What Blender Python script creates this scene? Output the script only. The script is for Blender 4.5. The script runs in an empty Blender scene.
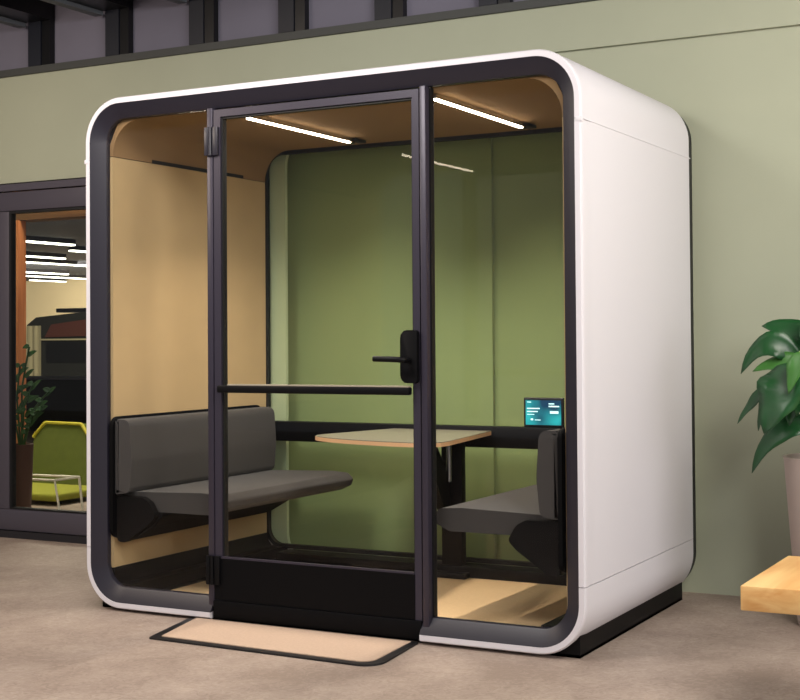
import bpy, bmesh, math, random
from mathutils import Vector, Matrix
random.seed(7)
S = bpy.context.scene
C = S.collection
W, H, D, Z0, R0 = 2.342, 2.2, 1.228, 0.011, 0.188     # booth shell
WY = 1.3385                                            # front face of the green wall

# ------------------------------------------------------------------ materials
def lin(c):
    return tuple(((v/255)/12.92 if v/255 <= .04045 else ((v/255+.055)/1.055)**2.4) for v in c)
def mat(name, rgb, rough=.5, metal=0.0, spec=.5, noise=0.0, nscale=20, bump=0.0, bscale=200, emit=0, coat=0, sheen=0):
    m = bpy.data.materials.new(name); m.use_nodes = True
    nt = m.node_tree; b = nt.nodes['Principled BSDF']
    col = lin(rgb)+(1,)
    b.inputs['Base Color'].default_value = col
    b.inputs['Roughness'].default_value = rough; b.inputs['Metallic'].default_value = metal
    b.inputs['Specular IOR Level'].default_value = spec
    b.inputs['Coat Weight'].default_value = coat; b.inputs['Sheen Weight'].default_value = sheen
    if emit:
        b.inputs['Emission Color'].default_value = col; b.inputs['Emission Strength'].default_value = emit
    if noise or bump:
        tc = nt.nodes.new('ShaderNodeTexCoord')
    if noise:
        n = nt.nodes.new('ShaderNodeTexNoise'); n.inputs['Scale'].default_value = nscale; n.inputs['Detail'].default_value = 6
        nt.links.new(tc.outputs['Object'], n.inputs['Vector'])
        r = nt.nodes.new('ShaderNodeMapRange'); r.inputs[1].default_value = .3; r.inputs[2].default_value = .7
        r.inputs[3].default_value = 1-noise; r.inputs[4].default_value = 1+noise
        nt.links.new(n.outputs['Fac'], r.inputs[0])
        mx = nt.nodes.new('ShaderNodeVectorMath'); mx.operation = 'SCALE'; mx.inputs[0].default_value = col[:3]
        nt.links.new(r.outputs[0], mx.inputs['Scale']); nt.links.new(mx.outputs[0], b.inputs['Base Color'])
    if bump:
        n2 = nt.nodes.new('ShaderNodeTexNoise'); n2.inputs['Scale'].default_value = bscale; n2.inputs['Detail'].default_value = 3
        nt.links.new(tc.outputs['Object'], n2.inputs['Vector'])
        bp = nt.nodes.new('ShaderNodeBump'); bp.inputs['Strength'].default_value = bump; bp.inputs['Distance'].default_value = .004
        nt.links.new(n2.outputs['Fac'], bp.inputs['Height']); nt.links.new(bp.outputs[0], b.inputs['Normal'])
    return m
def glass(name, tint, refl=1.0):
    m = bpy.data.materials.new(name); m.use_nodes = True; nt = m.node_tree; nt.nodes.clear()
    out = nt.nodes.new('ShaderNodeOutputMaterial'); tr = nt.nodes.new('ShaderNodeBsdfTransparent')
    gl = nt.nodes.new('ShaderNodeBsdfGlossy'); gl.inputs['Roughness'].default_value = .01
    tr.inputs['Color'].default_value = tint+(1,)
    fr = nt.nodes.new('ShaderNodeFresnel'); fr.inputs['IOR'].default_value = 1.5
    ge = nt.nodes.new('ShaderNodeNewGeometry'); sb = nt.nodes.new('ShaderNodeMath'); sb.operation = 'SUBTRACT'; sb.inputs[0].default_value = refl
    nt.links.new(ge.outputs['Backfacing'], sb.inputs[1])
    cl = nt.nodes.new('ShaderNodeClamp'); nt.links.new(sb.outputs[0], cl.inputs[0])
    mu = nt.nodes.new('ShaderNodeMath'); mu.operation = 'MULTIPLY'
    nt.links.new(fr.outputs[0], mu.inputs[0]); nt.links.new(cl.outputs[0], mu.inputs[1])
    mx = nt.nodes.new('ShaderNodeMixShader')
    nt.links.new(mu.outputs[0], mx.inputs[0]); nt.links.new(tr.outputs[0], mx.inputs[1]); nt.links.new(gl.outputs[0], mx.inputs[2])
    nt.links.new(mx.outputs[0], out.inputs[0]); return m
def wood(name, c1, c2, scale=(1, 14, 14), rough=.45):
    m = mat(name, c1, rough); nt = m.node_tree; b = nt.nodes['Principled BSDF']
    tc = nt.nodes.new('ShaderNodeTexCoord'); mp = nt.nodes.new('ShaderNodeMapping'); mp.inputs['Scale'].default_value = scale
    n = nt.nodes.new('ShaderNodeTexNoise'); n.inputs['Scale'].default_value = 2.2; n.inputs['Detail'].default_value = 8; n.inputs['Distortion'].default_value = .6
    cr = nt.nodes.new('ShaderNodeValToRGB'); cr.color_ramp.elements[0].position = .32; cr.color_ramp.elements[1].position = .68
    cr.color_ramp.elements[0].color = lin(c2)+(1,); cr.color_ramp.elements[1].color = lin(c1)+(1,)
    nt.links.new(tc.outputs['Object'], mp.inputs[0]); nt.links.new(mp.outputs[0], n.inputs['Vector'])
    nt.links.new(n.outputs['Fac'], cr.inputs[0]); nt.links.new(cr.outputs[0], b.inputs['Base Color']); return m

M = {}
M['shell'] = mat('white_laminate', (212, 209, 214), .45, bump=.12, bscale=400)
M['seam'] = mat('seam_grey', (150, 146, 150), .6)
M['frame'] = mat('dark_powder_coat', (30, 28, 39), .40, spec=.6)
M['post'] = mat('grey_powder_coat', (54, 50, 62), .38, metal=.25)
M['black'] = mat('black_metal', (6, 6, 8), .5, spec=.18)
M['kick'] = mat('black_kick_panel', (6, 6, 8), .6, spec=.12)
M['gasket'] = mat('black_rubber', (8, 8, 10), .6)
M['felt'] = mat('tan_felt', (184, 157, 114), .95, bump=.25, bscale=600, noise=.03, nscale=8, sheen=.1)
M['shadefelt'] = mat('shaded_tan_felt', (142, 112, 76), .95, bump=.25, bscale=600)  # same felt as the walls, its colour darkened for the ceiling's shade
M['carpet'] = mat('tan_carpet', (206, 176, 134), .95, noise=.06, nscale=60, bump=.3, bscale=500)
M['fabric'] = mat('charcoal_fabric', (46, 42, 40), .92, bump=.35, bscale=900, noise=.05, nscale=200, sheen=.15)
M['support'] = mat('black_bench_shell', (4, 4, 5), .7, spec=.1)
M['tabletop'] = mat('grey_beige_laminate', (116, 112, 99), .35, noise=.02)
M['edge'] = mat('plywood_edge', (216, 172, 130), .5)
M['barglint'] = mat('grey_beige_glint', (150, 142, 126), .5)  # colour of the painted highlight along the push bar
M['chrome'] = mat('brushed_steel', (190, 190, 190), .25, metal=1)
M['led'] = mat('led_diffuser', (255, 236, 208), .5, emit=14)
M['glass'] = glass('clear_glass', (.975, .98, .975), .6)
M['rearglass'] = glass('green_tinted_glass', (.92, .97, .84))
M['farglass'] = glass('partition_glass', (.93, .95, .92), .5)
M['mattan'] = mat('tan_ramp_carpet', (182, 158, 138), .95, noise=.05, nscale=90, bump=.3, bscale=500)
M['matedge'] = mat('dark_ramp_edge', (16, 15, 18), .5)
M['wall'] = mat('sage_green_paint', (161, 165, 144), .9, noise=.035, nscale=1.6, bump=.05, bscale=120)
M['trim'] = mat('dark_grey_trim', (62, 64, 62), .6)
M['upper'] = mat('blue_grey_panel', (108, 106, 120), .8, noise=.04, nscale=3)
M['steel'] = mat('black_blue_steel', (14, 18, 30), .5)
M['flange'] = mat('grey_flange', (88, 92, 98), .6)
M['roof'] = mat('dark_roof_deck', (34, 36, 44), .8)
M['dframe'] = mat('door_frame_grey', (74, 70, 80), .5)
M['dframed'] = mat('door_frame_dark', (30, 29, 34), .5)
M['pine'] = wood('butcher_block', (240, 200, 134), (216, 158, 92), (5, .8, 14))
M['pineedge'] = wood('pale_end_grain', (240, 212, 150), (226, 190, 126), (1.5, 2, 12))
M['cedar'] = wood('orange_timber', (232, 150, 96), (200, 116, 66), (14, 14, 1))
M['brownwood'] = wood('brown_timber', (120, 78, 44), (92, 58, 34), (1, 14, 14))
M['pot'] = mat('greige_planter', (182, 166, 156), .7, noise=.03, nscale=12)
M['brownpot'] = mat('brown_planter', (84, 54, 44), .5)
M['soil'] = mat('soil', (38, 28, 22), .95, noise=.3, nscale=60)
M['leaf'] = mat('leaf_green', (24, 72, 34), .35, noise=.22, nscale=9)
M['leafl'] = mat('light_leaf_green', (60, 112, 46), .4, noise=.15, nscale=9)
M['zz'] = mat('dark_leaf_green', (44, 78, 36), .4, noise=.2, nscale=9)
M['stem'] = mat('stem_green', (150, 172, 110), .5)
M['chair'] = mat('olive_green_fabric', (92, 102, 36), .9, noise=.08, nscale=30)
M['chairrim'] = mat('yellow_green_piping', (196, 184, 56), .7)
M['chairseat'] = mat('lime_seat_fabric', (150, 152, 48), .9)
M['wire'] = mat('white_wire', (236, 230, 216), .4)
M['beige'] = mat('beige_far_wall', (222, 200, 160), .9)
M['pod'] = mat('dark_pod_fabric', (40, 40, 36), .9, noise=.1, nscale=2)
M['podred'] = mat('reddish_brown_panel', (92, 48, 38), .8)
M['curtain'] = mat('cream_curtain', (190, 178, 142), .9)
M['tube'] = mat('cool_led_tube', (255, 250, 236), .5, emit=5)
M['casing'] = mat('tablet_case', (10, 10, 13), .35)
M['text'] = mat('screen_text', (190, 235, 240), .5, emit=.9)
def screen_mat():
    m = mat('teal_screen', (10, 60, 80), .3); nt = m.node_tree; b = nt.nodes['Principled BSDF']
    tc = nt.nodes.new('ShaderNodeTexCoord'); n = nt.nodes.new('ShaderNodeTexNoise'); n.inputs['Scale'].default_value = 11; n.inputs['Detail'].default_value = 1
    cr = nt.nodes.new('ShaderNodeValToRGB')
    cr.color_ramp.elements[0].position = .35; cr.color_ramp.elements[0].color = lin((8, 32, 70))+(1,)
    cr.color_ramp.elements[1].position = .68; cr.color_ramp.elements[1].color = lin((40, 190, 190))+(1,)
    nt.links.new(tc.outputs['Object'], n.inputs['Vector']); nt.links.new(n.outputs['Fac'], cr.inputs[0])
    nt.links.new(cr.outputs[0], b.inputs['Emission Color']); b.inputs['Emission Strength'].default_value = .8; return m
M['screen'] = screen_mat()
def floor_mat():
    m = mat('polished_concrete', (150, 136, 126), .55); nt = m.node_tree; b = nt.nodes['Principled BSDF']
    tc = nt.nodes.new('ShaderNodeTexCoord')
    n1 = nt.nodes.new('ShaderNodeTexNoise'); n1.inputs['Scale'].default_value = 2.2; n1.inputs['Detail'].default_value = 9; n1.inputs['Roughness'].default_value = .62
    n2 = nt.nodes.new('ShaderNodeTexNoise'); n2.inputs['Scale'].default_value = 26; n2.inputs['Detail'].default_value = 8; n2.inputs['Distortion'].default_value = 2.2
    for n in (n1, n2): nt.links.new(tc.outputs['Object'], n.inputs['Vector'])
    ad = nt.nodes.new('ShaderNodeMath'); ad.operation = 'MULTIPLY_ADD'; ad.inputs[1].default_value = .55
    h = nt.nodes.new('ShaderNodeMath'); h.operation = 'MULTIPLY'; h.inputs[1].default_value = .30
    nt.links.new(n2.outputs['Fac'], h.inputs[0]); nt.links.new(n1.outputs['Fac'], ad.inputs[0]); nt.links.new(h.outputs[0], ad.inputs[2])
    cr = nt.nodes.new('ShaderNodeValToRGB')
    cr.color_ramp.elements[0].position = .36; cr.color_ramp.elements[0].color = lin((136, 120, 109))+(1,)
    cr.color_ramp.elements[1].position = .64; cr.color_ramp.elements[1].color = lin((184, 168, 156))+(1,)
    nt.links.new(ad.outputs[0], cr.inputs[0]); nt.links.new(cr.outputs[0], b.inputs['Base Color'])
    bp = nt.nodes.new('ShaderNodeBump'); bp.inputs['Strength'].default_value = .3; bp.inputs['Distance'].default_value = .01
    nt.links.new(n2.outputs['Fac'], bp.inputs['Height']); nt.links.new(bp.outputs[0], b.inputs['Normal']); return m
M['floor'] = floor_mat()

# ------------------------------------------------------------------ helpers
def obj(name, bm, m, parent=None, smooth=False, off=None):
    bmesh.ops.recalc_face_normals(bm, faces=bm.faces)
    me = bpy.data.meshes.new(name); bm.to_mesh(me); bm.free()
    o = bpy.data.objects.new(name, me); C.objects.link(o)
    for mm in (m if isinstance(m, (list, tuple)) else [m]): me.materials.append(mm)
    if smooth:
        for p in me.polygons: p.use_smooth = True
        me.set_sharp_from_angle(angle=math.radians(38))
    if parent is not None:
        o.parent = parent
        base = Vector((0, 0, 0)); q = parent
        while q: base += q.location; q = q.parent
        o.location = -base
    return o
def tag(o, label, cat, group=None):
    o['label'] = label; o['category'] = cat
    if group: o['group'] = group
    return o
def thing(name, label, cat, loc=(0, 0, 0), group=None):
    o = bpy.data.objects.new(name, None); C.objects.link(o); o.location = loc; o.empty_display_size = .1
    return tag(o, label, cat, group)
def struct(o): o['kind'] = 'structure'; return o
def box(bm, a, b, bev=0, seg=2):
    r = bmesh.ops.create_cube(bm, size=1)
    for v in r['verts']:
        v.co = Vector([(a[i]+b[i])/2 + v.co[i]*abs(b[i]-a[i]) for i in range(3)])
    if bev:
        es = list({e for v in r['verts'] for e in v.link_edges})
        bmesh.ops.bevel(bm, geom=es, offset=bev, segments=seg, affect='EDGES', profile=.5)
def BX(name, a, b, m, parent=None, bev=0, seg=2):
    bm = bmesh.new(); box(bm, a, b, bev, seg); return obj(name, bm, m, parent, smooth=bev > 0)
def tube(bm, pts, r, n=10, caps=True, r2=None):
    pts = [Vector(p) for p in pts]; rings = []
    up = None
    for i, p in enumerate(pts):
        t = (pts[min(i+1, len(pts)-1)]-pts[max(i-1, 0)]).normalized()
        if up is None: up = Vector((0, 0, 1)) if abs(t.z) < .9 else Vector((1, 0, 0))
        s = t.cross(up).normalized(); u = s.cross(t); up = u
        rr = r if r2 is None else r+(r2-r)*i/(len(pts)-1)
        rings.append([bm.verts.new(p+s*rr*math.cos(2*math.pi*k/n)+u*rr*math.sin(2*math.pi*k/n)) for k in range(n)])
    for a, b in zip(rings, rings[1:]):
        for k in range(n): bm.faces.new((a[k], a[(k+1) % n], b[(k+1) % n], b[k]))
    if caps: bm.faces.new(rings[0]); bm.faces.new(rings[-1][::-1])
def TB(name, pts, r, m, parent=None, n=10, r2=None):
    bm = bmesh.new(); tube(bm, pts, r, n, r2=r2); return obj(name, bm, m, parent, smooth=True)
def lathe(bm, prof, c, n=40):
    rings = [[bm.verts.new((c[0]+r*math.cos(2*math.pi*k/n), c[1]+r*math.sin(2*math.pi*k/n), z)) for k in range(n)] for r, z in prof]
    for a, b in zip(rings, rings[1:]):
        for k in range(n): bm.faces.new((a[k], a[(k+1) % n], b[(k+1) % n], b[k]))
    bm.faces.new(rings[0]); bm.faces.new(rings[-1])
def prism(bm, outline, axis, a, b, bev=0):
    """outline: list of 2-D points in the two other axes, extruded along axis from a to b"""
    def P(q, t):
        v = list(q); v.insert(axis, t); return v
    v0 = [bm.verts.new(P(q, a)) for q in outline]; v1 = [bm.verts.new(P(q, b)) for q in outline]
    n = len(outline); f = [bm.faces.new(v0), bm.faces.new(v1[::-1])]
    for k in range(n): bm.faces.new((v0[k], v0[(k+1) % n], v1[(k+1) % n], v1[k]))
    if bev:
        es = {e for ff in f for e in ff.edges}
        bmesh.ops.bevel(bm, geom=list(es), offset=bev, segments=3, affect='EDGES', profile=.5)
def roundpoly(pts, rad, n=9):
    """round each corner of a 2-D polygon; rad is one number or one per corner"""
    out = []; N = len(pts)
    for i, p in enumerate(pts):
        r = rad[i] if isinstance(rad, (list, tuple)) else rad
        p = Vector(p); a = Vector(pts[i-1]); b = Vector(pts[(i+1) % N])
        if r <= 0: out.append(tuple(p)); continue
        da = (a-p).normalized(); db = (b-p).normalized()
        h = da.angle(db)/2; t = r/math.tan(h)
        A = p+da*t; B = p+db*t; c = p+(da+db).normalized()*(r/math.sin(h))
        va = A-c; vb = B-c; ang = va.angle_signed(vb)
        for k in range(n+1):
            th = -ang*k/n; co, si = math.cos(th), math.sin(th)
            out.append((c.x+va.x*co-va.y*si, c.y+va.x*si+va.y*co))
    return out
# the booth outline as a path: bottom middle -> left -> top -> right -> bottom middle, with inward normals
def booth_path(n=14):
    x0, x1, z0, z1, r = 0, W, Z0, H, R0
    P = [(W/2, z0, 0, 1)]
    def arc(cx, cz, a0, a1):
        for k in range(n+1):
            a = math.radians(a0+(a1-a0)*k/n)
            P.append((cx+r*math.cos(a), cz+r*math.sin(a), -math.cos(a), -math.sin(a)))
    arc(x0+r, z0+r, 270, 180); arc(x0+r, z1-r, 180, 90); arc(x1-r, z1-r, 90, 0); arc(x1-r, z0+r, 0, -90)
    P.append((W/2, z0, 0, 1)); return P
PATH = booth_path()
def at_inset(i): return [(x+nx*i, z+nz*i) for x, z, nx, nz in PATH]
def sweep(bm, pts, section, closed=False):
    """section: closed list of (y, inset); pts: list of (x, z, nx, nz)"""
    rings = [[bm.verts.new((x+nx*i, y, z+nz*i)) for y, i in section] for x, z, nx, nz in pts]
    n = len(section)
    pr = list(zip(rings, rings[1:])) + ([(rings[-1], rings[0])] if closed else [])
    for a, b in pr:
        for k in range(n): bm.faces.new((a[k], a[(k+1) % n], b[(k+1) % n], b[k]))
    if not closed: bm.faces.new(rings[0]); bm.faces.new(rings[-1][::-1])

# ------------------------------------------------------------------ setting
bm = bmesh.new(); box(bm, (-32, -9, -.1), (9, 30, 0)); struct(obj('floor', bm, M['floor']))
# green wall with the opening of the glazed door on the left
bm = bmesh.new()
box(bm, (-30, WY, 0), (-2.10, WY+.14, 3.3)); box(bm, (-2.10, WY, 2.09), (-.85, WY+.14, 2.72)); box(bm, (-.85, WY, 0), (1.3, WY+.14, 2.72))
box(bm, (1.3, WY, 2.502), (9, WY+.14, 2.72)); box(bm, (1.3, WY+.022, 0), (9, WY+.14, 2.502))
struct(obj('wall_back', bm, M['wall']))
bm = bmesh.new(); box(bm, (-2.10, WY+.03, 2.76), (9, WY+.14, 3.3)); struct(obj('wall_upper', bm, M['upper']))
bm = bmesh.new(); box(bm, (-2.4, WY-.02, 2.72), (9, WY+.05, 2.76)); struct(obj('trim_1', bm, M['trim']))
bm = bmesh.new(); box(bm, (-32, -6, 3.32), (9, WY+.14, 3.42)); struct(obj('ceiling', bm, M['roof']))
bm = bmesh.new(); box(bm, (-32, WY+.14, 3.12), (9, 28, 3.3)); struct(obj('ceiling_far', bm, M['roof']))
bm = bmesh.new(); box(bm, (-32, 27, 0), (-8, 27.2, 3.12)); struct(obj('wall_far', bm, M['beige']))
# joists and the black posts below them
for x, lab in ((-1.739, 'black roof joist and wall post nearest the left edge, above the glass door'), (-1.145, 'black roof joist and wall post, second from the left edge'),
               (-.545, 'black roof joist and wall post, third from the left edge'), (.049, 'black roof joist and wall post, third from the right end of the visible row'),
               (.643, 'black roof joist and wall post above the booth door, second from the right'), (1.237, 'black roof joist and wall post furthest to the right, at the top edge')):
    t = thing('ceiling_joist', lab, 'joist', (x, WY, 2.76), 'black roof joists above the green wall')
    BX('post', (x+.012, WY-.018, 2.762), (x+.11, WY+.028, 3.30), M['steel'], t)
    BX('post_cover', (x+.113, WY-.010, 2.762), (x+.175, WY+.028, 3.30), M['casing'], t)
    BX('beam', (x-.005, -3.2, 3.02), (x+.185, WY-.020, 3.30), M['casing'], t)
    BX('flange', (x-.06, -3.2, 2.995), (x+.0, WY-.020, 3.018), M['flange'], t)
# glazed door in the wall on the left
d = struct(BX('door_1', (-2.09, WY-.012, .0), (-.86, WY+.05, .04), M['dframed']))
for a, b in (((-2.09, WY-.012, 2.042), (-.86, WY+.05, 2.082)), ((-2.09, WY-.012, .04), (-2.05, WY+.05, 2.042)), ((-.90, WY-.012, .04), (-.86, WY+.05, 2.042))):
    BX('door_frame', a, b, M['dframe'], d)
BX('bottom_rail', (-2.045, WY, .044), (-.905, WY+.045, .165), M['dframe'], d, .004)
BX('top_rail', (-2.045, WY, 1.925), (-.905, WY+.045, 2.036), M['dframe'], d, .004)
BX('stile', (-2.045, WY, .167), (-1.905, WY+.045, 1.923), M['dframe'], d, .004)
BX('stile', (-1.02, WY, .167), (-.905, WY+.045, 1.923), M['dframe'], d, .004)
bm = bmesh.new()
for a, b in (((-1.905, WY+.005, .167), (-1.889, WY+.04, 1.923)), ((-1.889, WY+.005, 1.909), (-1.03, WY+.04, 1.923)), ((-1.889, WY+.005, .167), (-1.03, WY+.04, .177))): box(bm, a, b)
obj('gasket', bm, M['gasket'], d)
BX('glass_pane', (-1.889, WY+.018, .177), (-1.022, WY+.026, 1.909), M['farglass'], d)
# far room: timber behind the glass
struct(BX('trim_2', (-2.8, 1.95, 1.945), (.2, 2.1, 2.4), M['brownwood']))
tag(BX('timber_post', (-2.525, 1.93, 0), (-2.465, 2.0, 1.943), M['cedar']), 'orange timber post just behind the glass door on the left', 'post')
tag(BX('narrow_timber_post', (-2.60, 1.99, 0), (-2.56, 2.05, 1.943), M['brownwood']), 'thin darker brown timber post at the left edge behind the glass door', 'post')
# hanging light strips in the far room
for x, y0, y1, lab in ((-14.7, 13.2, 14.75, 'highest cool white light strip behind the glass door'),
                  (-18.0, 16.5, 17.8, 'short cool white light strip behind the glass door, second below the highest'),
                  (-15.9, 15.9, 19.0, 'cool white light strip cut off by the booth edge behind the glass door'),
                  (-19.7, 17.9, 22.5, 'long cool white light strip running across the glass door'),
                  (-23.2, 21.1, 23.1, 'short faint light strip low in the row behind the glass door'),
                  (-24.8, 23.0, 26.5, 'long light strip second from the lowest behind the glass door'),
                  (-26.7, 25.1, 26.5, 'lowest light strip above the beige far wall'),
                  (-21.0, 22.5, 24.5, 'right hand faint light strip among the lower strips')):
    t = thing('strip_light', lab, 'light', (x, y0, 3.0), 'light strips in the far room')
    BX('diffuser', (x-.06, y0, 3.0), (x+.06, y1, 3.03), M['tube'], t)
    BX('housing', (x-.07, y0, 3.032), (x+.07, y1, 3.118), M['dframed'], t)
# dark lounge pod far behind
t = thing('curtained_pod', 'dark rounded pod with a cream curtain in the far room', 'pod', (-13.6, 14, 0))
bm = bmesh.new(); prism(bm, roundpoly([(-15.15, 0), (-10.4, 0), (-10.4, 1.9), (-13.2, 1.72), (-14.9, 1.6), (-15.15, 1.45)], [0, 0, .1, .1, .1, .08]), 1, 14, 16)
obj('body', bm, M['pod'], t)
bm = bmesh.new(); prism(bm, [(-14.62, 1.22), (-10.45, 1.28), (-10.45, 1.66), (-13.2, 1.58), (-14.45, 1.46)], 1, 13.94, 13.998); obj('top_panel', bm, M['podred'], t)
bm = bmesh.new()
pts = [(-15.12+.045*k, 13.93+.02*math.sin(k*1.9)) for k in range(9)]
prism(bm, pts+[(p[0], 13.99) for p in reversed(pts)], 2, .05, 1.44); obj('curtain', bm, M['curtain'], t)
BX('rail', (-14.7, 13.9, 1.16), (-10.5, 13.93, 1.19), M['curtain'], t)
BX('window_band', (-14.6, 13.95, .75), (-10.5, 13.995, 1.12), M['gasket'], t)
tag(BX('ceiling_unit', (-15.0, 14.6, 1.92), (-13.9, 15.2, 2.0), M['dframed'], None, .01), 'flat dark board lying across the top of the far pod', 'board')
bpy.data.objects['ceiling_unit'].name = 'dark_board'
o = bpy.data.objects['dark_board']; o.location.z = -.22
t = thing('low_cabinet', 'dark low cabinet behind the green lounge chair, below the far pod', 'cabinet', (-7.5, 8, 0))
BX('body', (-9.4, 8.0, 0), (-5.4, 8.4, .66), M['pod'], t, .01)
BX('top', (-9.45, 7.97, .662), (-5.35, 8.43, .69), M['upper'], t, .004)
# lounge chair
t = thing('lounge_chair', 'olive green lounge chair with yellow piping behind the glass door', 'chair', (-3.1, 3.0, 0))
bk = [(-3.56, .07), (-2.72, .07), (-2.80, .24), (-3.10, .525), (-3.47, .53), (-3.56, .43)]
def back_pt(x, z, dy=0): return (x, 3.05+(z-.16)*.25+dy, z)
ol = roundpoly(bk, [.01, .01, .02, .05, .05, .05])
bm = bmesh.new()
v0 = [bm.verts.new(back_pt(x, z)) for x, z in ol]; v1 = [bm.verts.new(back_pt(x, z, .05)) for x, z in ol]
bm.faces.new(v0); bm.faces.new(v1[::-1])
for k in range(len(ol)): bm.faces.new((v0[k], v0[(k+1) % len(ol)], v1[(k+1) % len(ol)], v1[k]))
obj('backrest', bm, M['chair'], t)
bm = bmesh.new(); tube(bm, [back_pt(x, z, -.004) for x, z in ol if z > .1], .013, 8); obj('piping', bm, M['chairrim'], t, True)
bm = bmesh.new(); box(bm, (-3.6, 2.50, .03), (-2.72, 3.02, .085), .02, 3); obj('seat', bm, M['chairseat'], t, True)
for x in (-3.5, -2.8):
    for y in (2.62, 2.98): TB('leg', [(x, y, .001), (x, y, .035)], .012, M['black'], t)
# wire side table
t = thing('wire_side_table', 'low white wire side table in front of the green lounge chair', 'side table', (-2.65, 2.2, 0))
TB('frame', [(-3.0, 2.2, .222), (-2.42, 2.2, .226), (-2.375, 2.2, .01)], .008, M['wire'], t)
TB('leg', [(-3.0, 2.2, .222), (-3.03, 2.2, .01)], .008, M['wire'], t)
TB('frame_rail', [(-2.42, 2.2, .226), (-2.42, 2.42, .226), (-3.0, 2.42, .222), (-3.0, 2.2, .222)], .008, M['wire'], t)
TB('leg', [(-2.42, 2.42, .226), (-2.39, 2.42, .01)], .008, M['wire'], t)
TB('leg', [(-3.0, 2.42, .222), (-3.03, 2.42, .01)], .008, M['wire'], t)

# ---------- leaves
def leaf(bm, pts, width, nhint, fold=.18, n=12, curl=0):
    a, b, c = [Vector(p) for p in pts]; nh = Vector(nhint)
    m_ = 2*b-(a+c)/2                       # curve passes through b
    rows = []
    for i in range(n+1):
        u = i/n; p = a*(1-u)**2+m_*2*u*(1-u)+c*u*u
        tg = ((m_-a)*(1-u)+(c-m_)*u).normalized()
        s = tg.cross(nh).normalized(); nn = s.cross(tg).normalized()
        w = width*(math.sin(math.pi*min(1, (u*1.0)**.72))**.85)*(1-.12*u)+.0008
        row = []
        for k, e in enumerate((-1, -.55, 0, .55, 1)):
            row.append(bm.verts.new(p+s*e*w+nn*(abs(e)**1.3*w*fold+curl*abs(e)*math.sin(u*13+e*2.3)*w*.17)))
        rows.append(row)
    for r0, r1 in zip(rows, rows[1:]):
        for k in range(4): bm.faces.new((r0[k], r0[k+1], r1[k+1], r1[k]))
def add_leaf(t, pts, w, nh, m, fold=.18, curl=.5):
    bm = bmesh.new(); leaf(bm, pts, w, nh, fold, curl=curl)
    o = obj('leaf', bm, m, t, True)
    so = o.modifiers.new('thickness', 'SOLIDIFY'); so.thickness = .0012; so.offset = 0
    return o
# small dark plant behind the glass door
t = thing('potted_plant', 'dark leafy plant in a brown pot behind the glass door', 'plant', (-2.27, 1.76, 0))
bm = bmesh.new(); lathe(bm, [(.05, .0), (.062, .02), (.078, .49), (.080, .505), (.070, .505), (.068, .485)], (-2.262, 1.76)); obj('pot', bm, M['brownpot'], t, True)
for (dx, dz) in ((.10, .64), (.02, .52), (.27, .36), (.13, .4), (-.05, .45), (.2, .25)):
    b0 = Vector((-2.262+dx*.1, 1.76, .48)); e0 = Vector((-2.262+dx, 1.74, .48+dz)); md = (b0+e0)/2+Vector((-.03, 0, .06))
    TB('stem', [b0, b0*.4+md*.6, md, md*.4+e0*.6+Vector((0, 0, .01)), e0], .006, M['zz'], t, 6)
    for k in range(7):
        u = .3+.7*k/6; q = b0*(1-u)**2+md*2*u*(1-u)+e0*u*u; sg = 1 if k % 2 else -1
        d_ = Vector((.055+.03*random.random(), .02*sg, .03+.05*sg*random.random()))
        if sg < 0: d_.x *= -.55
        add_leaf(t, (q, q+d_*.5+Vector((0, 0, .006)), q+d_), .017, (.1, -1, .4), M['zz'])

# ------------------------------------------------------------------ the booth
B = thing('meeting_booth', 'white rounded office meeting booth with glass front and open view inside', 'booth', (W/2, D/2, 0))
SEC = [(0, .026), (0, .006), (.005, .0015), (.012, .0), (.05, .003), (.11, 0), (D-.02, 0), (D-.004, .004), (D, .012), (D, .028), (.06, .028), (.02, .028)]
ia = [i for i, p in enumerate(PATH)]
n1 = 15
bl, tl, tr_, br = PATH[1:16], PATH[16:31], PATH[31:46], PATH[46:61]
def lerp_pt(p, q, u): return tuple(a+(b-a)*u for a, b in zip(p, q))
g = .0015; ZS0, ZS1 = .2645, 1.9355
bm = bmesh.new(); sweep(bm, [(0, ZS0+g, 1, 0), (0, ZS1-g, 1, 0)], SEC); obj('side_panel', bm, M['shell'], B, True)
bm = bmesh.new(); sweep(bm, [(W, ZS1-g, -1, 0), (W, ZS0+g, -1, 0)], SEC); obj('side_panel', bm, M['shell'], B, True)
bm = bmesh.new(); sweep(bm, [(0, ZS1+g, 1, 0)]+tl+tr_+[(W, ZS1+g, -1, 0)], SEC); obj('roof_panel', bm, M['shell'], B, True)
bm = bmesh.new()
sweep(bm, [(.670, Z0, 0, 1)]+bl+[(0, ZS0-g, 1, 0)], SEC)
sweep(bm, [(W, ZS0-g, -1, 0)]+br+[(1.662, Z0, 0, 1)], SEC)
SECB = [(.06, 0), (D, 0), (D, .028), (.06, .028)]
sweep(bm, [(1.662, Z0, 0, 1), (.670, Z0, 0, 1)], SECB)
obj('bottom_panel', bm, M['shell'], B, True)
for x, s in ((0, -1), (W, 1)):          # raised joint strips of the upper corner panels
    bm = bmesh.new(); box(bm, (x-.002 if s < 0 else x-.014, .006, 1.9335), (x+.014 if s < 0 else x+.002, D-.002, 1.9375))
    obj('joint_strip', bm, M['shell'], B)
    BX('joint_tab', (x-.003 if s < 0 else x-.022, -.002, 1.922), (x+.022 if s < 0 else x+.003, .016, 1.941), M['shell'], B, .003)
# backing of the seams
for z in (.2645, 1.9355):
    for x in (.006, W-.014): BX('seam_backing', (x, .04, z-.012), (x+.008, D-.03, z+.012), M['seam'], B)
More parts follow.
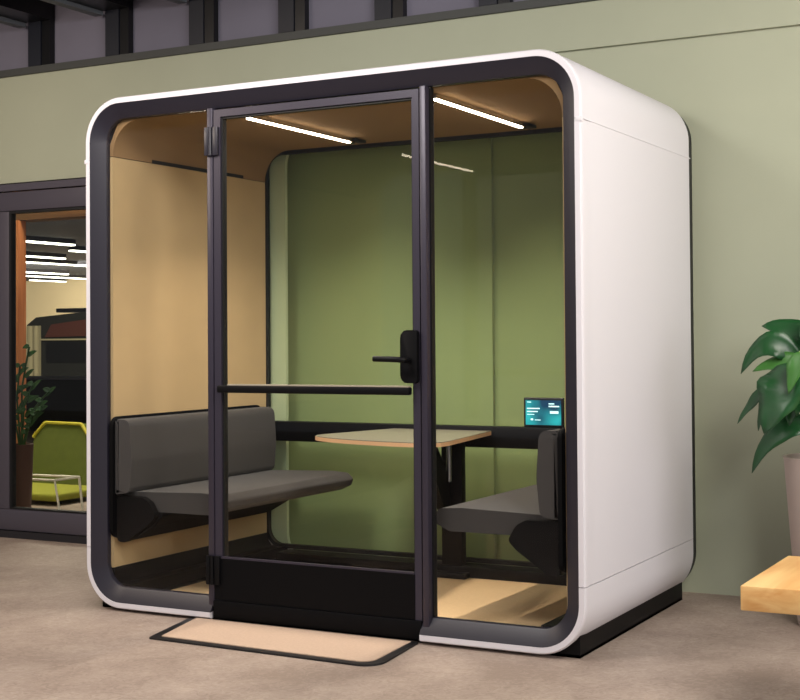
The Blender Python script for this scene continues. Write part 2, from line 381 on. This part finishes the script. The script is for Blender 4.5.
# base
bm = bmesh.new(); box(bm, (.045, .052, 0), (W-.045, D-.04, .0105)); box(bm, (.045, .052, 0), (.20, D-.04, .105)); box(bm, (W-.20, .052, 0), (W-.045, D-.04, .105))
obj('base', bm, M['black'], B)
# front ring
FS = [(.0015, .0265), (.002, .028), (.038, .086), (.046, .088), (.058, .088), (.058, .0285), (.021, .0285), (.010, .0265)]
bm = bmesh.new(); sweep(bm, [(.672, Z0, 0, 1)]+bl+tl+tr_+br+[(1.660, Z0, 0, 1)], FS)
obj('front_frame', bm, M['frame'], B, True)
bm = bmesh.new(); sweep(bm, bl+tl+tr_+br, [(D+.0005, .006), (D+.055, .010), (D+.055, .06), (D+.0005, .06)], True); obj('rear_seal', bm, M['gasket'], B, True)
# back: black inner frame, pale outer return, glass
loop = bl+tl+tr_+br
bm = bmesh.new(); sweep(bm, loop, [(1.150, .088), (1.150, .108), (1.176, .108), (1.176, .088)], True); obj('rear_frame', bm, M['gasket'], B, True)
def rr(x0, x1, z0, z1, r): return roundpoly([(x0, z0), (x1, z0), (x1, z1), (x0, z1)], r, 10)
bm = bmesh.new()
a_ = rr(.19, W-.19, .018, 2.185, .15); b_ = rr(.029, W-.029, .0115+.029, H-.029, .22)
# pale ring between the shell and the rear opening
for y0, y1 in ((1.195, 1.215),):
    A0 = [bm.verts.new((x, y0, z)) for x, z in a_]; A1 = [bm.verts.new((x, y1, z)) for x, z in a_]
    B0 = [bm.verts.new((x, y0, z)) for x, z in b_]; B1 = [bm.verts.new((x, y1, z)) for x, z in b_]
    n = len(a_)
    for k in range(n):
        j = (k+1) % n
        bm.faces.new((A0[k], A0[j], B0[j], B0[k])); bm.faces.new((A1[k], B1[k], B1[j], A1[j]))
        bm.faces.new((A0[k], A1[k], A1[j], A0[j])); bm.faces.new((B0[k], B0[j], B1[j], B1[k]))
obj('rear_return', bm, M['shell'], B, True)
bm = bmesh.new(); prism(bm, [(x+nx*.109, z+nz*.109) for x, z, nx, nz in loop], 1, 1.164, 1.172); obj('rear_glass', bm, M['rearglass'], B)
# inner lining
for s in (0, 1):
    xs = lambda v: v if s == 0 else W-v
    a, b = sorted((xs(.08), xs(.10)))
    BX('wall_felt', (a, .062, .172), (b, 1.148, 1.955), M['felt'], B)
    a, b = sorted((xs(.082), xs(.1015)))
    BX('shadow_gap', (a, .31, 1.957), (b, .97, 1.972), M['gasket'], B)  # black strip stands in for the shade in the gap above the felt
    BX('felt_seam', (a, .062, 1.9555), (b, 1.148, 1.9565), M['gasket'], B)
    bm = bmesh.new(); pts = [(xs(.1), .170), (xs(.1), .165)]
    arc_ = [(xs(.24-.14*math.cos(math.radians(t_))), .19-.14*math.sin(math.radians(t_))) for t_ in range(10, 91, 8)]
    prism(bm, [(xs(.085), .170), (xs(.1), .170)]+arc_+[(xs(.24), .041), (xs(.085), .041)], 1, .062, 1.148); obj('lower_skirt', bm, M['black'], B, True)
# ceiling lining with coved sides
prof = [(.1, 1.9575)]+[(.25-.15*math.cos(math.radians(a)), 1.9575+.152*math.sin(math.radians(a))) for a in range(8, 91, 8)]+[(.25, 2.1095)]
inn = prof+[(W-x, z) for x, z in reversed(prof)]
out_ = [(x-.02 if x < W/2 else x+.02, z) for x, z in (inn[0], inn[-1])]
outl = [(.08, 1.9575), (.08, 2.0), (.13, 2.10), (.2, 2.135), (W-.2, 2.135), (W-.13, 2.10), (W-.08, 2.0), (W-.08, 1.9575)]
bm = bmesh.new(); prism(bm, inn+list(reversed(outl)), 1, .062, 1.148); obj('ceiling_felt', bm, M['shadefelt'], B, True)
BX('floor_panel', (.242, .062, .041), (W-.242, 1.035, .05), M['carpet'], B)
BX('rear_sill', (.242, 1.037, .041), (W-.242, 1.148, .098), M['black'], B, .004)
BX('cable_rail', (.103, 1.085, .645), (W-.103, 1.148, .742), M['black'], B, .003)
# light bars
for x in (.757, 1.662):
    l = BX('light_bar', (x-.007, .15, 2.088), (x+.007, .945, 2.1075), M['chrome'], B)
    BX('diffuser', (x-.0075, .155, 2.080), (x+.0075, .925, 2.0875), M['led'], l)
    BX('end_cap', (x-.02, .948, 2.094), (x+.02, 1.045, 2.1085), M['gasket'], l, .003)
    BX('end_socket', (x-.010, .930, 2.080), (x+.010, .962, 2.0925), M['chrome'], l, .003)
# posts and fixed panes
for x0, x1 in ((.652, .680), (1.668, 1.694)):
    p_ = BX('mullion', (x0, .018, .060), (x1, .085, 2.113), M['post'], B, .002)
    BX('gasket', ((x1 if x0 > 1 else x0-.006), .045, .095), ((x1+.007 if x0 > 1 else x0), .07, 2.112), M['gasket'], p_)
ins = [(x+nx*.0885, z+nz*.0885) for x, z, nx, nz in loop]
lft = [(.651, Z0+.0885)]+[q for q in ins if q[0] < .64]+[(.651, H-.0885)]
rgt = [(1.696, H-.0885)]+[q for q in ins if q[0] > 1.71]+[(1.696, Z0+.0885)]
for q in (lft, rgt):
    bm = bmesh.new(); prism(bm, q, 1, .047, .055); obj('fixed_pane', bm, M['glass'], B)
BX('threshold', (.681, .055, .012), (1.660, .10, .060), M['black'], B)
BX('head_rail', (.681, .050, 2.112), (1.660, .085, 2.13), M['gasket'], B)
# door
dx0, dx1, dz0, dz1 = .684, 1.646, .064, 2.104
bm = bmesh.new()
box(bm, (dx0, .022, dz1-.030), (dx1+.016, .062, dz1)); box(bm, (dx0, .022, dz0), (dx0+.034, .062, dz1-.030)); box(bm, (dx1-.014, .022, dz0), (dx1+.016, .062, dz1-.030))
door = obj('door', bm, M['post'], B)
bm = bmesh.new(); box(bm, (dx0+.034, .020, .088), (dx1-.014, .060, .258)); box(bm, (dx0-.002, .0195, .262-.004), (dx0+.034, .021, .088)); obj('kick_panel', bm, M['kick'], door)
BX('bottom_seal', (dx0-.005, .012, .016), (dx1+.016, .05, .086), M['kick'], door, .003)
BX('glazing_bead', (dx0+.034, .020, .2585), (dx1-.016, .035, .266), M['post'], door)
bm = bmesh.new()
box(bm, (dx0+.0345, .03, .267), (dx0+.041, .055, dz1-.031)); box(bm, (dx1-.021, .03, .267), (dx1-.0145, .055, dz1-.031)); box(bm, (dx0+.041, .03, dz1-.038), (dx1-.021, .055, dz1-.031))
obj('gasket', bm, M['gasket'], door)
BX('door_glass', (dx0+.042, .038, .268), (dx1-.022, .046, dz1-.039), M['glass'], door)
BX('push_bar', (dx0+.036, -.012, .938), (dx1-.016, .016, .968), M['black'], door, .006)
BX('push_bar_highlight', (dx0+.09, -.010, .9682), (dx1-.018, .014, .9735), M['barglint'], door)  # highlight on top of the round bar, modelled as a beige strip
bm = bmesh.new(); prism(bm, roundpoly([(1.586, .983), (1.659, .983), (1.659, 1.185), (1.586, 1.185)], [.03, .012, .012, .03]), 1, .000, .0215, .003); obj('lock_plate', bm, M['black'], door, True)
TB('door_lever', [(1.625, .0, 1.072), (1.625, -.045, 1.072), (1.610, -.052, 1.074), (1.555, -.052, 1.076), (1.500, -.050, 1.077)], .0115, M['black'], door)
for z in (1.915, .150):
    bm = bmesh.new(); box(bm, (.648, .004, z), (.668, .0175, z+.118), .002); tube(bm, [(.676, .009, z), (.676, .009, z+.118)], .007, 10); box(bm, (.684, .010, z), (.712, .0215, z+.118), .002)
    obj('hinge', bm, M['frame'] if z > 1 else M['black'], door, True)

# ------------------------------------------------------------------ benches
def bench(side, label):
    X = (lambda v: v) if side == 0 else (lambda v: W-v)
    t = thing('bench', label, 'bench', (X(.3), .6, 0), 'upholstered benches inside the booth')
    bm = bmesh.new()
    o1 = [(.105, .418), (.60, .418), (.66, .445), (.672, .475), (.64, .503), (.55, .509), (.105, .497)]
    prism(bm, roundpoly([(X(a), b) for a, b in o1], [.004, .03, .02, .015, .02, .03, .004]), 1, .095, 1.075, .018); obj('seat', bm, M['fabric'], t, True)
    bm = bmesh.new()
    o2 = [(.121, .49), (.200, .50), (.212, .64), (.200, .812), (.121, .815)]
    prism(bm, roundpoly([(X(a), b) for a, b in o2], [.004, .032, .25, .035, .01]), 1, .05, 1.08, .02); obj('backrest', bm, M['fabric'], t, True)
    bm = bmesh.new(); prism(bm, roundpoly([(.035, .30), (1.085, .30), (1.085, .825), (.035, .825)], .04), 0, *sorted((X(.103), X(.120))), .003); obj('back_shell', bm, M['support'], t, True)
    bm = bmesh.new()
    o3 = [(.121, .29), (.18, .29), (.30, .355), (.36, .415), (.121, .415)]
    prism(bm, roundpoly([(X(a), b) for a, b in o3], [.02, .03, .03, .01, .004]), 1, .09, 1.06, .006); obj('support', bm, M['support'], t, True)
    bm = bmesh.new()
    o4 = [(.121, .285), (.17, .285), (.30, .37), (.335, .405), (.30, .462), (.26, .482), (.121, .486)]
    prism(bm, roundpoly([(X(a), b) for a, b in o4], [.02, .03, .02, .02, .02, .02, .004]), 1, .058, .088, .006); obj('end_plate', bm, M['support'], t, True)
bench(0, 'charcoal upholstered bench on the left tan wall of the booth')
bench(1, 'charcoal upholstered bench at the right, below the small tablet')
# ------------------------------------------------------------------ table
t = thing('booth_table', 'grey beige table with wooden edge between the two benches', 'table', (1.22, .8, .05))
ol = [(.90, 1.083), (.787, .66), (.786, .61), (.80, .57), (.835, .535), (.89, .502), (.96, .470), (1.05, .438), (1.15, .412), (1.25, .393), (1.35, .381), (1.42, .379), (1.465, .386), (1.497, .408), (1.515, .44), (1.520, .49), (1.42, 1.083)]
bm = bmesh.new(); prism(bm, ol, 2, .704, .7205); obj('edge_band', bm, M['edge'], t)
bm = bmesh.new(); prism(bm, [((x-1.2)*.996+1.2, (y-.75)*.996+.75) for x, y in ol], 2, .7206, .7236); obj('tabletop', bm, M['tabletop'], t)
BX('column', (1.178, 1.04, .1), (1.285, 1.083, .7035), M['black'], t, .004)
BX('foot', (1.14, .98, .0505), (1.33, 1.035, .075), M['black'], t, .004)
bm = bmesh.new(); prism(bm, [(.79, .7035), (.89, .7035), (1.039, .50), (1.039, .36), (.99, .36)], 0, 1.185, 1.225); obj('brace', bm, M['black'], t)
TB('gas_spring', [(1.232, 1.022, .49), (1.232, 1.022, .70)], .014, M['chrome'], t, 12)
# ------------------------------------------------------------------ tablet
t = thing('tablet', 'small black tablet with a teal screen on the black rail', 'tablet', (1.67, 1.115, .742))
BX('case', (1.572, 1.112, .7425), (1.772, 1.124, .878), M['casing'], t, .005, 3)
sc = BX('screen', (1.584, 1.1085, .754), (1.760, 1.1115, .866), M['screen'], t)
for x0, x1, z, h in ((1.592, 1.612, .856, .003), (1.592, 1.655, .826, .005), (1.592, 1.645, .812, .005), (1.592, 1.628, .800, .003), (1.700, 1.728, .848, .005), (1.700, 1.752, .836, .006),
                     (1.706, 1.748, .806, .012), (1.610, 1.622, .775, .008), (1.630, 1.66, .775, .003)):
    BX('text_line', (x0, 1.1072, z), (x1, 1.1082, z+h), M['text'], sc)
BX('camera', (1.664, 1.109, .871), (1.682, 1.1118, .875), M['post'], t)
tag(TB('cable_clip', [(1.79, 1.07, .70), (1.79, 1.07, .725)], .008, M['chrome']), 'small silver clip on the black rail behind the right bench', 'clip')
bpy.data.objects['cable_clip'].location = (0, .005, 0)
# ------------------------------------------------------------------ ramp mat
t = thing('entrance_ramp', 'tan entrance mat with black edging on the floor before the booth door', 'mat', (1.15, -.17, 0))
o1 = roundpoly([(.562, .045), (.652, -.342), (1.70, -.365), (1.652, .045)], [0, .015, .07, 0])
o2 = roundpoly([(.603, .0), (.69, -.312), (1.655, -.335), (1.625, .0)], [0, .01, .05, 0])
bm = bmesh.new(); prism(bm, [(x, min(y, .008)) for x, y in o1], 2, .0005, .007); obj('edging', bm, M['matedge'], t)
bm = bmesh.new(); prism(bm, o2, 2, .0072, .0105); obj('carpet', bm, M['mattan'], t)
# ------------------------------------------------------------------ wooden bench corner, right
t = thing('butcher_block_bench', 'thick pale wooden bench corner at the right edge of the picture', 'bench', (3.6, -.3, 0))
bm = bmesh.new(); box(bm, (3.098, -.665, .378), (4.7, -.12, .448), .003, 2); sl = obj('slab', bm, M['pine'], t, True)
bm = bmesh.new(); 
for x in (3.52, 4.5):
    for y in (-.60, -.19):
        TB('leg', [(x-.14, y, .0), (x-.14, y, .377)], .022, M['post'], t)
bm.free()
# ------------------------------------------------------------------ plant, right
t = thing('peace_lily', 'broad leaved green plant in a greige planter at the right wall', 'plant', (3.03, .95, 0))
bm = bmesh.new(); lathe(bm, [(.135, 0), (.14, .01), (.186, .655), (.190, .668), (.176, .668), (.172, .63)], (3.006, .95)); obj('planter', bm, M['pot'], t, True)
bm = bmesh.new(); lathe(bm, [(.165, .60), (.168, .628), (.05, .64)], (3.006, .95)); obj('soil', bm, M['soil'], t, True)
cen = Vector((3.006, .95, .63))
def sl_leaf(pts, w, nh, light=False, fold=.18, curl=.5):
    add_leaf(t, pts, w, nh, M['leafl'] if light else M['leaf'], fold, curl)
    b = Vector(pts[0]); q = cen+(b-cen)*.15; q.z = .63
    md = (q+b)/2+Vector((0, 0, .06)); md.x = md.x*.7+q.x*.3
    TB('stem', [q, (q*.5+md*.5)+Vector((0, 0, .02)), md, md*.4+b*.6, b], .0045, M['stem'], t, 6)
sl_leaf(((2.99, .88, 1.075), (2.875, .88, 1.165), (2.749, .88, 1.190)), .058, (.15, -.95, .3), False, .15, 1)
sl_leaf(((2.915, .84, 1.04), (2.80, .8, 1.115), (2.687, .79, 1.0)), .055, (-.1, -.92, .35), False, .25, 1)
sl_leaf(((2.91, .72, 1.05), (2.87, .665, .92), (2.812, .66, .775)), .100, (-.30, -1, .05), False, .10, 1.2)
sl_leaf(((2.95, .82, 1.03), (2.85, .80, 1.045), (2.735, .79, 1.01)), .042, (0, -.85, .5), True, .2, 1)
sl_leaf(((2.81, .82, .97), (2.73, .82, .89), (2.662, .82, .80)), .026, (-.5, -.9, .3), False, .2, 1)
sl_leaf(((2.82, .80, .98), (2.78, .79, .88), (2.755, .79, .775)), .026, (-.5, -.9, .1), False, .2, 1)
sl_leaf(((2.99, .82, .80), (2.84, .78, .770), (2.727, .79, .607)), .050, (-.15, -.95, .3), False, .2, 1)
sl_leaf(((2.955, .66, 1.09), (2.94, .64, 1.02), (2.915, .64, .93)), .036, (-.2, -1, .2), True)
sl_leaf(((2.84, .84, 1.0), (2.79, .82, .93), (2.775, .80, .80)), .035, (-.6, -.8, .2))
sl_leaf(((3.02, .85, .90), (2.94, .76, .92), (2.89, .74, .80)), .075, (-.2, -.9, .4), False, .15, 1)
sl_leaf(((3.03, .80, .96), (2.97, .70, .96), (2.935, .68, .84)), .070, (-.1, -1, .3), False, .15, 1)
sl_leaf(((3.06, .86, 1.20), (2.98, .80, 1.20), (2.93, .78, 1.13)), .050, (-.1, -.9, .4), False, .15, 1)
for k in range(20):
    a = random.uniform(-1.35, 1.35); L = random.uniform(.2, .34); h = random.uniform(.82, 1.2)
    b = cen+Vector((.06+math.cos(a)*.06, math.sin(a)*.08, h-.63-random.uniform(.05, .15)))
    tip = b+Vector((math.cos(a)*L*.9, math.sin(a)*L*.6, random.uniform(-.16, .02)))
    tip.y = min(tip.y, 1.25)
    mid = (b+tip)/2+Vector((0, 0, .07))
    sl_leaf((b, mid, tip), random.uniform(.05, .08), (math.cos(a)*.3, math.sin(a)*.3-.3, .9), k % 6 == 0)
for k in range(4):
    z = .80+.08*k; sl_leaf((cen+Vector((.02, -.06, z-.63)), cen+Vector((-.01, -.15, z-.58)), cen+Vector((-.05+.03*k, -.20, z-.74))), .07, (-.1, -1, .3))

# ------------------------------------------------------------------ lights
def area(name, loc, target, size, energy, col, sizey=None):
    l = bpy.data.lights.new(name, 'AREA'); l.energy = energy; l.color = col; l.size = size
    if sizey: l.shape = 'RECTANGLE'; l.size_y = sizey
    o = bpy.data.objects.new(name, l); C.objects.link(o); o.location = loc
    o.rotation_euler = (Vector(target)-Vector(loc)).to_track_quat('-Z', 'Y').to_euler(); return o
area('ceiling_lamp_right', (4.4, -1.2, 2.95), (2.9, .6, 1.0), 1.2, 76, (1, .93, .85))
area('front_fill', (6.4, -4.6, 2.7), (1.2, .4, 1.3), 1.5, 108, (1, .965, .95))  # added frontal fill, set where the glass does not mirror it
area('ceiling_lamp_corner', (4.6, .2, 2.9), (3.6, 1.3, 1.2), .8, 14, (1, .93, .84))
area('ceiling_lamp_middle', (.9, -1.5, 2.98), (.9, -.6, 0), 1.0, 72, (1, .94, .90))
area('warm_floor_fill', (-1.6, -1.6, 2.95), (-1.4, .3, .4), 1.2, 70, (1, .84, .70))  # added fill that warms the floor at left, no known fixture
area('booth_side_fill', (7.5, .3, 1.6), (2.4, .5, 1.2), 2.4, 40, (.99, .97, 1.0))  # added fill aimed at the booth's white side, no window there
area('far_room_fill', (-3.4, 2.9, 2.9), (-3.1, 2.7, 0), 1.2, 90, (1, .88, .72))  # added fill to brighten the near part of the far room
area('timber_post_fill', (-1.8, 1.66, 2.8), (-2.4, 1.9, .9), .3, 14, (1, .9, .78))  # unseen fill added behind the wall to brighten the orange post
area('far_room_lamp_deep', (-19, 20, 2.9), (-21, 27, 1.2), 5, 2600, (1, .93, .8))
area('far_room_lamp_middle', (-11, 9, 2.9), (-14, 14, .8), 2.5, 300, (1, .93, .8))
for x in (.757, 1.662):
    l = bpy.data.lights.new('light_bar_lamp', 'AREA'); l.shape = 'RECTANGLE'; l.size = .02; l.size_y = .78; l.energy = 8.5; l.color = (1, .87, .73); l.spread = math.radians(108)
    o = bpy.data.objects.new('light_bar_lamp', l); C.objects.link(o); o.location = (x, .53, 2.078)
w = bpy.data.worlds.new('world'); S.world = w; w.use_nodes = True
w.node_tree.nodes['Background'].inputs[0].default_value = (.80, .80, .86, 1); w.node_tree.nodes['Background'].inputs[1].default_value = .30

# ------------------------------------------------------------------ camera
yaw, pitch, roll = -.45103, .01881, -.00884
cy_, sy_ = math.cos(yaw), math.sin(yaw)
f = Vector((sy_*math.cos(pitch), cy_*math.cos(pitch), math.sin(pitch))); r = Vector((cy_, -sy_, 0)); u = r.cross(f)
rr_ = r*math.cos(roll)+u*math.sin(roll); uu = u*math.cos(roll)-r*math.sin(roll)
cam = bpy.data.cameras.new('camera'); co = bpy.data.objects.new('camera', cam); C.objects.link(co)
mw = Matrix(((rr_.x, uu.x, -f.x, 4.14211), (rr_.y, uu.y, -f.y, -4.24671), (rr_.z, uu.z, -f.z, 1.1574), (0, 0, 0, 1)))
co.matrix_world = mw
cam.sensor_fit = 'HORIZONTAL'; cam.sensor_width = 36; cam.lens = 1297.102*36/800
cam.shift_x = -117.77/800; cam.shift_y = -38.03/800; cam.clip_end = 200
S.camera = co
S.view_settings.view_transform = 'Standard'; S.view_settings.look = 'None'; S.view_settings.gamma = 1; S.view_settings.exposure = .22
S.view_settings.use_curve_mapping = False
